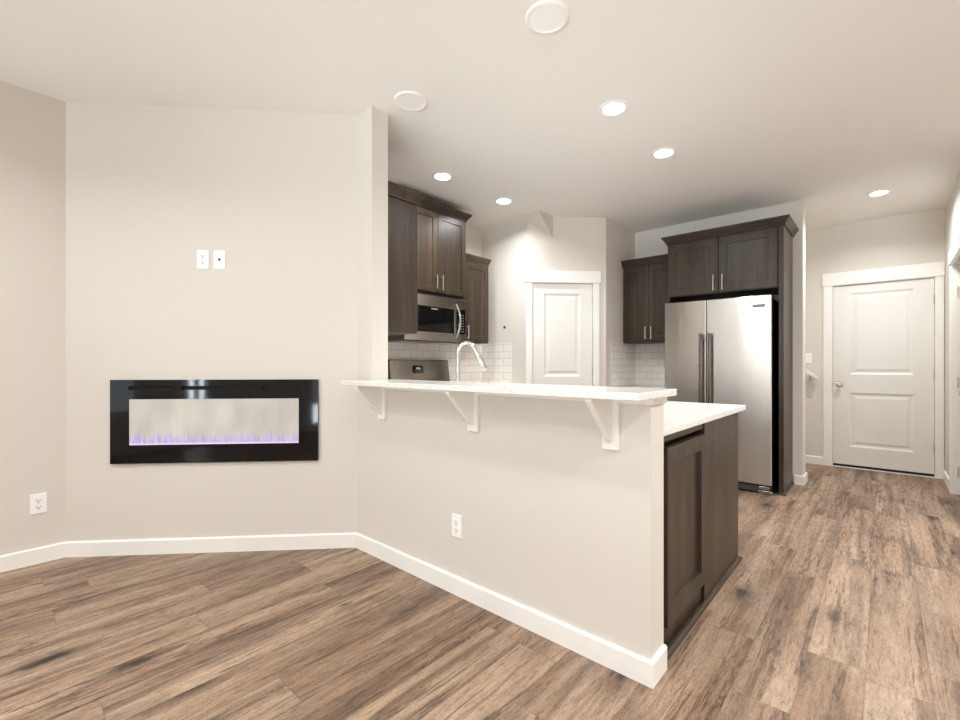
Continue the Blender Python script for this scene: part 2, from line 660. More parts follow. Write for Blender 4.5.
# ------------------------------------------------------------------ the room shell
XL = -3.737           # left wall
XR = 0.465            # right wall of the hall
YH = 6.42             # wall with the hall door
YP = 1.597            # room face of the half wall
XE = -0.638           # end face of the half wall
A = (-3.737, 0.370)
B = (-2.535, 1.597)
FDEG = math.degrees(math.atan2(B[1] - A[1], B[0] - A[0]))
XRANGE = -3.53
YBACK = 3.85
YF = 5.20             # wall behind the refrigerator
PD0 = (-2.875, 3.85)
PD1 = (-2.270, 4.455)

struct('floor', MB().box(-5.0, 2.7, -3.6, 6.6, -0.08, 0.0), M['floor'], 'brown wood plank floor with dark knots running toward the hall', 'floor')
struct('ceiling', MB().box(-5.0, 2.7, -3.6, 6.6, CEIL, CEIL + 0.08), M['ceiling'], 'flat white painted ceiling over the whole room', 'ceiling')

wall('wall_left', (XL, REAR_Y), A, 'beige wall at the far left with the low outlet')
wall('wall_fireplace', A, B, 'beige angled wall that holds the electric fireplace')
struct('wall_stub', MB().box(-3.64, -2.375, 1.597, 1.715, 0, CEIL), M['wall'], 'full height beige wall end where the bar counter starts', 'wall')
struct('wall_peninsula', MB().box(-2.375, XE, YP, 1.722, 0, 1.037), M['wall'], 'beige half wall under the bar counter', 'wall')
wall('wall_range', (XRANGE, 1.715), (XRANGE, YBACK), 'kitchen wall behind the range and microwave')
wall('wall_kitchen', (XRANGE, YBACK), PD0, 'short beige wall between the small cabinet and the pantry door')
PL = (Vector(PD1) - Vector(PD0)).length
DOOR_S0 = 0.052
DOOR_W = 0.66
wall('wall_pantry', PD0, PD1, 'angled beige wall around the narrow pantry door', holes=((DOOR_S0, DOOR_S0 + DOOR_W, 0, 2.03),))
wall('wall_pantry_side', PD1, (PD1[0], YF), 'beige side of the pantry left of the dark back cabinet')
struct('wall_fridge', MB().box(-2.38, -0.592, YF, YF + 0.20, 0, CEIL), M['wall'], 'beige wall behind and beside the refrigerator cabinet', 'wall', 0.003)
DX0, DX1 = -0.447, 0.391
wall('wall_hall', (-4.2, YH), (XR, YH), 'beige end wall of the hall around the white door', holes=((DX0 + 4.2, DX1 + 4.2, 0, 2.05),))
wall('wall_right', (XR, YH), (XR, 4.6), 'beige right wall of the hall with a doorway', holes=((YH - 5.72, YH - 4.85, 0, 2.05),))
wall('wall_return', (XR + 0.11, 4.6), (2.6, 4.6), 'beige wall right of the camera beside the hall', thick=0.0999)
wall('wall_side', (2.6, 4.6), (2.6, REAR_Y), 'beige side wall of the living room behind the camera')
wall('wall_rear', (2.6, REAR_Y), (XL, REAR_Y), 'beige rear wall of the living room with three windows',
     holes=tuple((2.6 - x1, 2.6 - x0, za, zb) for x0, x1, za, zb in WINDOWS))
wall('wall_stair', (-4.2, YF + 0.2), (-4.2, YH), 'beige wall at the far end of the stairs')

# sloped soffit above the pantry corner (underside of the stairs above)
struct('wall_soffit', MB().prism([(3.783, CEIL), (4.062, CEIL), (4.062, 2.487)], -3.53, -2.680, 'x'), M['wall'],
       'small sloped soffit wedge under the ceiling beside the pantry door', 'wall')

# ---- baseboards
BB = [(0, 0), (0.014, 0), (0.014, 0.084), (0.009, 0.091), (0, 0.091)]


def baseboard(name, path, label):
    struct(name, MB().sweep(path, BB), M['trim'], label, 'baseboard')


baseboard('baseboard_left', [(XL, REAR_Y), A, B, (XE, YP), (XE, 1.722)], 'white baseboard along the left wall, fireplace wall and half wall')
baseboard('baseboard_fridge', [(-0.66, YF), (-0.592, YF), (-0.592, YF + 0.2), (-0.70, YF + 0.2)], 'white baseboard wrapping the wall end beside the refrigerator cabinet')
baseboard('baseboard_hall', [(-0.72, YH), (-0.532, YH)], 'short white baseboard left of the hall door')
baseboard('baseboard_right', [(XR, YH - 0.02), (XR, 5.82)], 'short white baseboard on the right wall of the hall')
baseboard('baseboard_pantry', [PD0, (PD0[0] + 0.02, PD0[1] + 0.02)], 'tiny white baseboard left of the pantry door')

# ---- white cap trim at the top of the half wall, under the bar counter
struct('trim_1', MB().sweep([(-2.375, YP), (XE, YP), (XE, 1.722)], [(0, 0), (0.011, 0), (0.014, 0.006), (0.014, 0.027), (0, 0.027)], 1.011),
       M['trim'], 'narrow white moulding along the top of the half wall under the bar', 'trim')

# ---- windows behind the camera
for k, (x0, x1, za, zb) in enumerate(WINDOWS):
    mb = MB()
    y0, y1 = REAR_Y - 0.10, REAR_Y - 0.03
    for (a0, a1, c0, c1) in ((x0, x1, za, za + 0.05), (x0, x1, zb - 0.05, zb), (x0, x0 + 0.05, za, zb), (x1 - 0.05, x1, za, zb), ((x0 + x1) / 2 - 0.03, (x0 + x1) / 2 + 0.03, za, zb)):
        mb.box(a0, a1, y0, y1, c0, c1)
    w = struct('window_%d' % (k + 1), mb, M['trim'], 'white framed window in the rear wall, the %s one' % ('raised', 'added narrow full height', 'wide full height')[k], 'window')
    MB().box(x0 + 0.02, x1 - 0.02, REAR_Y - 0.075, REAR_Y - 0.069, za + 0.02, zb - 0.02).obj('pane', M['pane'], w)

# ---- moulded doors
PANEL_RINGS = [(0.006, 0.002), (0.022, 0.011), (0.040, 0.011), (0.062, 0.005)]


def door(name, label, loc, rz, w, h, hinge_right, knob_z, knob=True, hinges=(0.2, 1.0, 1.8), st=0.12, lock=0.16, floor_gap=0.012, mid=0.92, top=0.115, bot=0.22):
    """white two panel door in its jamb, front at local y=0"""
    d = thing(name, label, 'door', loc, rz, None, 'structure')
    pans = [(st, w - st, bot, mid - lock / 2), (st, w - st, mid + lock / 2, h - top)]
    MB().panel_slab(w - 0.006, h - floor_gap, 0.035, [(a - 0.003, b - 0.003, c - floor_gap, e - floor_gap) for a, b, c, e in pans], PANEL_RINGS, 0.003, floor_gap, 0.012).obj('door_slab', M['door'], d, 0.0015)
    if knob:
        kx = 0.062 if hinge_right else w - 0.062
        MB().lathe([(0, 0.012), (0.031, 0.012), (0.031, 0.007), (0.027, 0.003), (0.012, 0.001), (0.011, -0.022), (0.018, -0.030), (0.027, -0.042), (0.027, -0.053), (0.018, -0.062), (0, -0.064)],
                   (kx, 0, knob_z), 'y').obj('door_knob', M['nickel'], d, smooth=True)
        lx = 0.0015 if hinge_right else w - 0.0015
        MB().box(lx - 0.0015, lx + 0.0015, 0.010, 0.04, knob_z - 0.03, knob_z + 0.03).obj('latch_plate', M['slot'], d)
    hx = w - 0.002 if hinge_right else 0.002
    for z in hinges:
        MB().tube([(hx, 0.004, z - 0.045), (hx, 0.004, z + 0.045)], 0.0065, 10).box(hx - 0.005, hx + 0.005, 0.006, 0.012, z - 0.045, z + 0.045).obj('hinge', M['nickel'], d, smooth=True)
    return d


def casing(name, label, loc, rz, x0, x1, h, side=0.085, ext=0.012, head=0.135, side_l=None, side_r=None):
    """white craftsman casing round an opening x0..x1, wall face at local y=0"""
    sl = side if side_l is None else side_l
    sr = side if side_r is None else side_r
    c = thing(name, label, 'door trim', loc, rz, None, 'structure')
    MB().box(x0 - sl, x0 - 0.004, -0.016, 0.0, 0, h).obj('side_casing', M['trim'], c, 0.001)
    MB().box(x1 + 0.004, x1 + sr, -0.016, 0.0, 0, h).obj('side_casing', M['trim'], c, 0.001)
    MB().box(x0 - sl - ext, x1 + sr + (ext if side_r is None else 0.004), -0.024, 0.0, h, h + head).obj('head_casing', M['trim'], c, 0.0015)
    j = MB()
    j.box(x0 - 0.004, x0, -0.012, 0.11, 0, h)
    j.box(x1, x1 + 0.004, -0.012, 0.11, 0, h)
    j.box(x0 - 0.004, x1 + 0.004, -0.012, 0.11, h - 0.004, h)
    # stops behind the slab
    j.box(x0, x0 + 0.012, 0.05, 0.08, 0, h)
    j.box(x1 - 0.012, x1, 0.05, 0.08, 0, h)
    j.obj('jamb', M['trim'], c)
    return c


# pantry door in the angled wall
pd = Vector((1, 1)).normalized()
pl = (PD0[0] + pd.x * DOOR_S0, PD0[1] + pd.y * DOOR_S0, 0)
door('door_1', 'narrow white two panel pantry door in the angled kitchen wall', pl, 45, DOOR_W, 2.025, True, 0.92, hinges=(0.22, 1.09, 1.85), st=0.130, top=0.105, mid=0.945, lock=0.17)
casing('trim_2', 'white casing with flat head around the pantry door', pl, 45, 0, DOOR_W, 2.032, 0.066, 0.014, 0.125)
# hall door
door('door_2', 'wide white two panel door at the end of the hall', (DX0, YH, 0), 0, DX1 - DX0, 2.045, True, 0.937, hinges=(0.30, 1.05, 1.83), st=0.152, top=0.085, mid=0.945, lock=0.20, bot=0.235, floor_gap=0.034)
casing('trim_3', 'white casing with flat head around the hall door', (0, YH, 0), 0, DX0, DX1, 2.058, 0.085, 0.012, 0.142, side_r=0.066)
struct('trim_4', MB().box(DX0 + 0.001, DX1 - 0.001, YH - 0.012, YH + 0.10, 0, 0.006), M['trim'], 'low white threshold under the hall door', 'threshold')
mb = MB().box(DX0 + 0.004, DX1 - 0.004, YH + 0.02, YH + 0.045, 0.007, 0.036)
sweep_seal = struct('trim_5', mb, M['black'], 'black rubber sweep along the bottom of the hall door', 'door sweep')
# door in the right wall of the hall
door('door_3', 'white door in the right wall of the hall at the photo edge', (XR + 0.03, 5.72, 0), -90, 0.87, 2.045, False, 0.937, st=0.15)
casing('trim_6', 'white casing of the doorway in the right hall wall', (XR, 5.72, 0), -90, 0, 0.87, 2.055, 0.10, 0.01, 0.12)


# ------------------------------------------------------------------ ceiling fixtures
def recessed(x, y, label, power, group='lit recessed ceiling lights'):
    t = thing('recessed_light', label, 'ceiling light', (x, y, CEIL), 0, group)
    MB().lathe([(0.066, 0.0), (0.066, -0.003), (0.078, -0.006), (0.090, -0.004), (0.094, 0.0)]).obj('trim_ring', M['trim'], t, smooth=True)
    MB().lathe([(0, -0.0045), (0.067, -0.0045), (0.067, -0.001), (0, -0.001)]).obj('lens', M['lens'], t)
    area_light('lamp', (0, 0, -0.012), (0, 0, 0), 0.13, 0.13, power, CAN_COLOR, 'DISK', 150, t)
    return t


recessed(-1.268, 2.59, 'lit recessed light nearest the camera, above the bar counter', CAN_KITCHEN)
recessed(-1.252, 3.38, 'lit recessed light second from the camera, in front of the refrigerator', CAN_KITCHEN)
recessed(-2.815, 2.585, 'lit recessed light above the microwave cabinet', CAN_KITCHEN)
recessed(-2.790, 3.36, 'lit recessed light near the sloped soffit and pantry door', CAN_KITCHEN)
recessed(-0.037, 5.46, 'lit recessed light in front of the hall door', CAN_HALL)
for lx, ly, pw in ((-1.75, 0.45, CAN_LIVING), (-0.45, 0.45, CAN_LIVING), (-2.55, -0.55, CAN_BACK * 1.35), (-0.45, -1.0, CAN_BACK), (1.2, -1.0, CAN_BACK),  # the boosted one is moved to brighten the left wall
                   (-2.4, -2.4, CAN_BACK), (-0.45, -2.4, CAN_BACK), (1.2, 0.6, CAN_RIGHT_FILL), (1.1, 2.4, CAN_RIGHT_FILL), (1.2, 3.8, CAN_RIGHT_FILL)):  # last three are added fill for the right floor and hall
    recessed(lx, ly, 'assumed unseen recessed light in the living room ceiling outside the photo view', pw, 'living room recessed lights')


recessed(-2.3, 5.9, 'added unseen recessed light over the stairs, brightening the hall', CAN_HALL, 'added stairwell fill lights')  # added lamp, out of view, lifts the dim hall wall


def blank_disc(x, y, label):
    t = thing('ceiling_cover', label, 'ceiling plate', (x, y, CEIL), 0, 'round white ceiling plates')
    MB().lathe([(0.078, -0.006), (0.086, -0.010), (0.097, -0.008), (0.100, 0.0)]).obj('rim', M['trim'], t, smooth=True)
    MB().lathe([(0, -0.0075), (0.079, -0.0065), (0.079, 0), (0, 0)]).obj('face_plate', M['plastic'], t, smooth=True)


blank_disc(-1.165, 1.712, 'round white ceiling plate at the top edge, the larger nearer one')
blank_disc(-2.155, 1.722, 'round white ceiling plate near the wall end, the farther smaller looking one')


# ------------------------------------------------------------------ wall plates
def outlet(label, loc, rz, kind='outlet', cat='outlet'):
    t = thing('wall_outlet' if kind == 'outlet' else ('cable_plate' if kind == 'cable' else 'light_switch'), label, cat, loc, rz)
    w, h = 0.070, 0.115
    MB().box(-w / 2, w / 2, -0.006, 0, -h / 2, h / 2).obj('cover_plate', M['plastic'], t, 0.002)
    if kind == 'outlet':
        for s in (-1, 1):
            zc = s * 0.0195
            f = MB().prism([(-0.0165, zc - 0.011), (-0.011, zc - 0.0145), (0.011, zc - 0.0145), (0.0165, zc - 0.011), (0.0165, zc + 0.011), (0.011, zc + 0.0145), (-0.011, zc + 0.0145), (-0.0165, zc + 0.011)], -0.0085, -0.005, 'y').obj('receptacle', M['plastic'], t)
            MB().box(-0.0085, -0.0058, -0.0090, -0.0080, zc - 0.001, zc + 0.0075).box(0.0058, 0.0085, -0.0090, -0.0080, zc - 0.001, zc + 0.0075).lathe([(0, -0.0090), (0.0036, -0.0090), (0.0036, -0.0080), (0, -0.0080)], (0, 0, zc - 0.0075), 'y', 12).obj('slot', M['slot'], f)
        MB().lathe([(0, -0.0075), (0.003, -0.0072), (0.003, -0.005), (0, -0.005)], (0, 0, 0), 'y', 12).obj('screw', M['nickel'], t)
    elif kind == 'cable':
        MB().lathe([(0, -0.017), (0.0035, -0.017), (0.0042, -0.016), (0.0042, -0.009), (0.0075, -0.009), (0.0075, -0.005), (0, -0.005)], (0, 0, 0), 'y', 16).obj('coax_jack', M['slot'], t)
        for s in (-1, 1):
            MB().lathe([(0, -0.0075), (0.003, -0.0072), (0.003, -0.005), (0, -0.005)], (0, 0, s * 0.042), 'y', 12).obj('screw', M['plastic'], t)
    else:
        MB().prism([(-0.0085, -0.002), (-0.005, 0.033), (-0.010, 0.033), (-0.0085, -0.033), (-0.005, -0.033)], -0.0165, 0.0165, 'x').obj('rocker', M['plastic'], t)
    return t


def on_fire(s, z):
    return (A[0] + s * math.cos(R(FDEG)), A[1] + s * math.sin(R(FDEG)), z)


outlet('white duplex outlet low on the left wall', (XL, 0.254, 0.347), 90)
outlet('white duplex outlet low on the half wall under the bar', (-1.631, YP, 0.344), 0)
outlet('white outlet plate above the fireplace, left of the pair', on_fire(0.788, 1.805), FDEG)
outlet('white cable plate with dark centre jack above the fireplace, right of the pair', on_fire(0.886, 1.806), FDEG, 'cable', 'cable plate')
outlet('white light switch plate left of the hall door above the handrail', (-0.675, YH, 1.235), 0, 'switch', 'light switch')
# small round black hole in the kitchen wall
o = MB().lathe([(0, -0.004), (0.013, -0.004), (0.016, -0.002), (0.016, 0), (0, 0)], (0, 0, 0), 'y', 20).obj('wire_grommet', M['black'], loc=(-3.187, YBACK, 1.57), smooth=True)
tag(o, 'small round black hole in the wall left of the pantry door', 'wall hole')

# ------------------------------------------------------------------ electric fireplace
FS0, FS1, FZ0, FZ1 = 0.262, 1.480, 0.556, 1.064
fw, fh = FS1 - FS0, FZ1 - FZ0
fp = thing('electric_fireplace', 'wide black glass electric fireplace set in the angled wall', 'fireplace', on_fire(FS0, FZ0), FDEG)
gx0, gx1, gz0, gz1 = 0.108, 1.102, 0.112, 0.390
mb = MB()
for (a0, a1, c0, c1) in ((0, fw, 0, gz0), (0, gx0, gz0, gz1), (gx1, fw, gz0, gz1)):
    mb.box(a0, a1, -0.018, -0.001, c0, c1)
vx = [(0.105, 0.355), (0.410, 0.835), (0.885, 1.100)]
vz0, vz1 = 0.446, 0.470
mb.box(0, fw, -0.018, -0.001, gz1, vz0)
mb.box(0, fw, -0.018, -0.001, vz1, fh)
edges = [0] + [v for p in vx for v in p] + [fw]
for a0, a1 in zip(edges[0::2], edges[1::2]):
    mb.box(a0, a1, -0.018, -0.001, vz0, vz1)
bmesh.ops.remove_doubles(mb.bm, verts=mb.bm.verts, dist=1e-5)
mb.obj('glass_frame', M['black_glass'], fp)
for a0, a1 in vx:
    MB().box(a0, a1, -0.006, -0.002, vz0, vz1).obj('vent_slot', M['dark_void'], fp)
scr = MB().box(0, gx1 - gx0, 0, 0.004, 0, gz1 - gz0).obj('flame_screen', M['flame'], fp, loc=(gx0, -0.016, gz0))
scr['label'] = 'glowing pale screen with lilac flames along its bottom'

# ------------------------------------------------------------------ bar counter and brackets
o = MB().prism([(-2.40, 1.402), (-0.600, 1.402), (-0.600, 1.758), (-2.374, 1.758), (-2.374, 1.596), (-2.40, 1.596)], 1.0375, 1.0635).obj('bar_countertop', M['bar_top'], None, 0.003)
tag(o, 'long speckled white stone bar counter on top of the half wall', 'countertop')


def bracket(x, label):
    t = thing('shelf_bracket', label, 'bracket', (x, YP - 0.0005, 0.8335), 0, 'white brackets under the bar counter')
    H = 1.0365 - 0.8335
    MB().box(-0.033, 0.033, -0.0185, 0, 0, H).obj('back_plate', M['trim'], t, 0.001)
    MB().prism([(-0.0185, H), (-0.183, H), (-0.183, H - 0.012), (-0.035, 0.032), (-0.0185, 0.032)], -0.012, 0.012, 'x').obj('gusset', M['trim'], t, 0.001)


bracket(-2.254, 'white triangular bracket under the bar nearest the wall end')
bracket(-1.509, 'white triangular bracket under the middle of the bar')
bracket(-0.788, 'white triangular bracket under the bar nearest its open right end')


# ------------------------------------------------------------------ cabinets
SHAKER = [(0.0016, 0.0075)]
CROWN = [(0, 0), (0.014, 0), (0.014, 0.012), (0.042, 0.052), (0.050, 0.058), (0.050, 0.074), (0, 0.074)]


def pull(parent, x, z, length=0.14, horizontal=False, y=-0.020, name='handle'):
    r = 0.006
    if horizontal:
        mb = MB().tube([(x - length / 2, y - 0.03, z), (x + length / 2, y - 0.03, z)], r, 10)
        for s in (-1, 1):
            mb.tube([(x + s * length * 0.38, y - 0.03, z), (x + s * length * 0.38, y + 0.002, z)], 0.0045, 8)
    else:
        mb = MB().tube([(x, y - 0.03, z - length / 2), (x, y - 0.03, z + length / 2)], r, 10)
        for s in (-1, 1):
            mb.tube([(x, y - 0.03, z + s * length * 0.38), (x, y + 0.002, z + s * length * 0.38)], 0.0045, 8)
    return mb.obj(name, M['nickel'], parent, smooth=True)


def shaker(parent, x0, x1, z0, z1, rail=0.058, y=-0.020, name='door', t=0.0195):
    w, h = x1 - x0, z1 - z0
    return MB().panel_slab(w, h, t, [(rail, w - rail, rail, h - rail)], SHAKER, x0, z0, y).obj(name, M['wood'], parent, 0.0012)


def wall_cabinet(label, loc, rz, w, h, d, doors, crown_path, pulls=(), group=None, crown=CROWN, rail=0.058):
    """upper cabinet: local origin at the bottom front left corner, front facing -y"""
    c = thing('wall_cabinet', label, 'cabinet', loc, rz, group)
    MB().box(0, w, 0, d, 0, h).obj('body', M['wood'], c, 0.001)
    for (a, b) in doors:
        dd = shaker(c, a, b, 0.012, h - 0.02, rail)
        for p in pulls:
            if a < p < b:
                pull(dd, p, 0.105)
    if crown:
        MB().sweep(crown_path, crown, h - 0.012).obj('crown_moulding', M['wood_flat'], c)
    return c


# corner cabinet with its plain side seen past the wall end (front faces the kitchen)
w = 1.028
wall_cabinet('dark cabinet showing only its plain side panel, nearest the wall end', (-2.500, 2.047, 1.375), 180, w, 0.918, 0.330,
             [(0.012, 0.45), (0.454, 0.70)], [(0, 0.33), (0, 0), (w, 0)], (0.41, 0.50))
# taller cabinet over the microwave
w = 0.76
wall_cabinet('tall dark two door cabinet directly above the microwave', (-3.200, 2.482, 1.825), 90, w, 0.779, 0.328,
             [(0.010, 0.378), (0.382, 0.750)], [(0, 0.328), (0, 0), (w, 0), (w, 0.328)], (0.345, 0.415))
# short cabinet right of the microwave
w = 0.386
wall_cabinet('short dark one door cabinet right of the microwave', (-3.246, 3.252, 1.384), 90, w, 0.846, 0.282,
             [(0.010, 0.376)], [(0, 0.282), (0, 0), (w, 0), (w, 0.282)], (0.04,), crown=[(o * 0.55, z) for o, z in CROWN])
# cabinet left of the refrigerator
w = 0.555
wall_cabinet('dark two door wall cabinet left of the refrigerator above white tile', (-2.262, 4.870, 1.402), 0, w, 0.870, 0.328,
             [(0.008, 0.302), (0.306, 0.547)], [(0.0, 0.30), (0, 0), (w, 0)], (0.272, 0.336))

# refrigerator surround: over-fridge cabinet with full height side panels
w = 1.020
fc = thing('refrigerator_cabinet', 'dark two door cabinet over the refrigerator with full height side panel', 'cabinet', (-1.694, 4.690, 0))
MB().box(0.020, w - 0.040, 0.0, 0.508, 1.845, 2.400).obj('body', M['wood'], fc, 0.001)
for a, b, p in ((0.014, 0.484, 0.448), (0.490, 0.972, 0.528)):
    dd = shaker(fc, a, b, 1.853, 2.378, 0.07)
    pull(dd, p, 1.945, 0.15)
MB().box(w - 0.038, w, -0.004, 0.508, 0, 2.400).obj('side_panel', M['wood'], fc, 0.001)
MB().box(0.0, 0.019, 0.0, 0.508, 0, 2.400).obj('side_panel', M['wood'], fc, 0.001)
MB().sweep([(0, 0.508), (0, -0.004), (w, -0.004), (w, 0.508)], CROWN, 2.391).obj('crown_moulding', M['wood_flat'], fc)
MB().sweep([(w - 0.038, -0.004), (w, -0.004), (w, 0.508)], [(0, 0), (0.014, 0), (0.012, 0.010), (0.004, 0.016), (0, 0.016)]).obj('shoe_moulding', M['wood_flat'], fc)

# ------------------------------------------------------------------ refrigerator
FRX0, FRX1 = -1.694, -0.752
rf = thing('refrigerator', 'stainless side by side refrigerator with two bar handles', 'refrigerator', (FRX0, 4.60, 0))
RW = FRX1 - FRX0
MB().box(0.030, RW - 0.010, 0.078, 0.590, 0.025, 1.755).obj('body', M['black'], rf, 0.004)
SEAM = -1.297 - FRX0
for (a, b, hx, side) in ((0.0, SEAM - 0.003, SEAM - 0.040, 'left'), (SEAM + 0.003, RW, SEAM + 0.042, 'right')):
    d = MB().box(a, b, 0.0, 0.068, 0.082, 1.778).obj('door', M['steel'], rf, 0.007, 3)
    hb = MB()
    hz0, hz1 = 0.62, 1.455
    hb.tube([(hx, -0.052, hz0), (hx, -0.052, hz1)], 0.0125, 14)
    hb.obj('handle', M['dark_steel'], d, smooth=True)
    for z in (hz0 + 0.03, hz1 - 0.03):
        MB().box(hx - 0.010, hx + 0.010, -0.052, 0.002, z - 0.028, z + 0.028).obj('handle_mount', M['black'], d, 0.003)
    MB().box(a + 0.004, b - 0.004, 0.069, 0.077, 0.09, 1.770).obj('door_gasket', M['black'], rf)
bd = MB().box(0, 0.098, -0.0022, 0, 0, 0.026).obj('badge', M['badge'], rf, 0.001, loc=(RW - 0.150, -0.0005, 1.672))
mb = MB()
random.seed(3)
x = 0.008
while x < 0.088:
    ww = random.choice((0.007, 0.009, 0.006))
    mb.box(x, x + 0.0018, -0.003, -0.002, 0.007, 0.019)
    mb.box(x, x + ww, -0.003, -0.002, random.choice((0.007, 0.012, 0.0172)), 0.019)
    x += ww + 0.003
mb.obj('badge_lettering', M['letter'], bd)
MB().box(0.032, RW - 0.107, 0.020, 0.077, 0.012, 0.072).obj('toe_grille', M['black'], rf, 0.002)
gb = MB()
for k in range(4):
    gb.box(0.034, RW - 0.11, 0.014, 0.022, 0.020 + k * 0.013, 0.026 + k * 0.013)
gb.obj('grille_louver', M['badge'], rf)
MB().box(RW - 0.105, RW + 0.004, 0.0, 0.09, 0.0, 0.036).obj('foot_cover', M['steel_small'], rf, 0.006)
MB().box(RW - 0.105, RW - 0.02, 0.004, 0.06, 0.042, 0.070).obj('foot_cover', M['steel_small'], rf, 0.004)
for hx in (0.03, RW - 0.09):
    MB().box(hx, hx + 0.075, 0.02, 0.16, 1.757, 1.784).obj('hinge_cover', M['black'], rf, 0.004)

# ------------------------------------------------------------------ peninsula base cabinet and counter
PEN_X0 = -2.42
pc = thing('peninsula_cabinet', 'dark peninsula base cabinet behind the half wall with one end door', 'cabinet', (-0.672, 1.735, 0), 90)
# local x -> world +Y, local y -> world -X
PD = -0.672 - PEN_X0
MB().box(0.0, 0.575, 0.045, 1.0, 0.0, 0.878).box(0.0, 0.575, 0.0, 0.0445, 0.0, 0.104).obj('body', M['wood'], pc, 0.001)
MB().box(0.576, 1.244, 0.0, PD, 0.10, 0.878).box(0.576, 1.17, 0.0, PD, 0.0, 0.0995).obj('body', M['wood'], pc, 0.001)
MB().box(0.577, 1.240, -0.013, -0.0005, 0.0, 0.878).obj('end_panel', M['wood'], pc, 0.0012)
MB().box(0.0, 0.576, -0.006, 0.044, 0.846, 0.878).obj('top_rail', M['wood_flat'], pc, 0.001)
MB().panel_slab(0.506, 0.716, 0.024, [(0.07, 0.436, 0.07, 0.646)], [(0.002, 0.017)], 0.066, 0.108, -0.0215).obj('end_door', M['wood'], pc, 0.0012)
MB().sweep([(0.0, -0.0005), (0.0, -0.0135), (1.2405, -0.0135), (1.2405, 0.3)], [(0, 0), (0.019, 0), (0.017, 0.010), (0.008, 0.019), (0, 0.020)]).obj('shoe_moulding', M['wood_flat'], pc)
for k in range(3):   # kitchen side doors
    a = 0.02 + k * 0.57
    m = MB().panel_slab(0.55, 0.70, 0.0195, [(0.058, 0.492, 0.058, 0.642)], SHAKER).obj('door', M['wood'], pc, 0.0012, loc=(1.2645, a, 0.13), rot=(0, 0, R(90)))
    pull(m, 0.06 if k % 2 else 0.49, 0.58, y=0)
o = MB().box(PEN_X0, -0.640, 1.7235, 3.080, 0.880, 0.910).obj('kitchen_countertop', M['counter'], None, 0.003)
tag(o, 'lower white stone counter on the dark peninsula cabinet', 'countertop')

# faucet
FX, FY = -2.02, 1.985
ft = thing('kitchen_faucet', 'chrome gooseneck kitchen faucet behind the bar counter', 'faucet', (FX, FY, 0.9105))
MB().lathe([(0, 0), (0.030, 0), (0.030, 0.006), (0.024, 0.014), (0.020, 0.05), (0.0165, 0.075), (0, 0.075)]).obj('base', M['chrome'], ft, smooth=True)
pts = [(0, 0, 0.07), (0, 0, 0.30)]
rad = 0.057
dx, dy = 0.94, 0.34
top = 0.325
for k in range(0, 13):
    a = math.pi * (1 - k / 12 * 0.88)
    u = rad + rad * math.cos(a)
    pts.append((u * dx, u * dy, top + rad * math.sin(a)))
MB().tube(pts, 0.0125, 14).obj('spout', M['chrome'], ft, smooth=True)
e = Vector(pts[-1])
dn = (Vector(pts[-1]) - Vector(pts[-2])).normalized()
MB().tube([e - dn * 0.005, e + dn * 0.03, e + dn * 0.055, e + dn * 0.145, e + dn * 0.150], [0.0135, 0.0145, 0.0175, 0.0185, 0.0155], 14).obj('spray_head', M['chrome'], ft, smooth=True)
lv = MB()
lv.tube([(0.03, 0.01, 0.05), (0.055, 0.02, 0.06)], 0.011, 10)
lv.tube([(0.05, 0.018, 0.06), (0.075, 0.03, 0.15)], [0.006, 0.0045], 10)
lv.obj('lever', M['chrome'], ft, smooth=True)

# ------------------------------------------------------------------ backsplash tile (structure)
def tile(label, mb, mat):
    tag(mb.obj('backsplash_tile', mat), label, 'wall tile', None, 'structure')


tile('white subway tile on the wall behind the range', MB().box(XRANGE + 0.0005, XRANGE + 0.009, 1.7165, YBACK - 0.0005, 0.911, 1.387), M['tile_y'])
tile('white subway tile on the short wall left of the pantry door', MB().box(XRANGE + 0.0095, -3.088, YBACK - 0.009, YBACK - 0.0005, 0.911, 1.395), M['tile_x'])
tile('white subway tile on the pantry side wall in the back corner', MB().box(PD1[0] + 0.0005, PD1[0] + 0.009, 4.572, YF - 0.0005, 0.911, 1.400), M['tile_y'])
tile('white subway tile left of the refrigerator under the dark cabinet', MB().box(PD1[0] + 0.0095, -1.697, YF - 0.009, YF - 0.0005, 0.911, 1.400), M['tile_x'])


# ------------------------------------------------------------------ base cabinets along the kitchen walls
def base_cabinet(label, loc, rz, w, d, doors, first=0.0):
    c = thing('base_cabinet', label, 'cabinet', loc, rz)
    MB().box(0, w, 0, d, 0.10, 0.8795).box(0, w, 0.07, d, 0, 0.0995).obj('body', M['wood'], c, 0.001)
    n = doors
    for k in range(n):
        a, b = first + k * (w - first) / n + 0.004, first + (k + 1) * (w - first) / n - 0.004
        dd = shaker(c, a, b, 0.125, 0.69)
        pull(dd, b - 0.035 if k % 2 == 0 else a + 0.035, 0.60)
        dr = shaker(c, a, b, 0.70, 0.865, 0.045, name='drawer')
        pull(dr, (a + b) / 2, 0.783, 0.12, True)
    return c


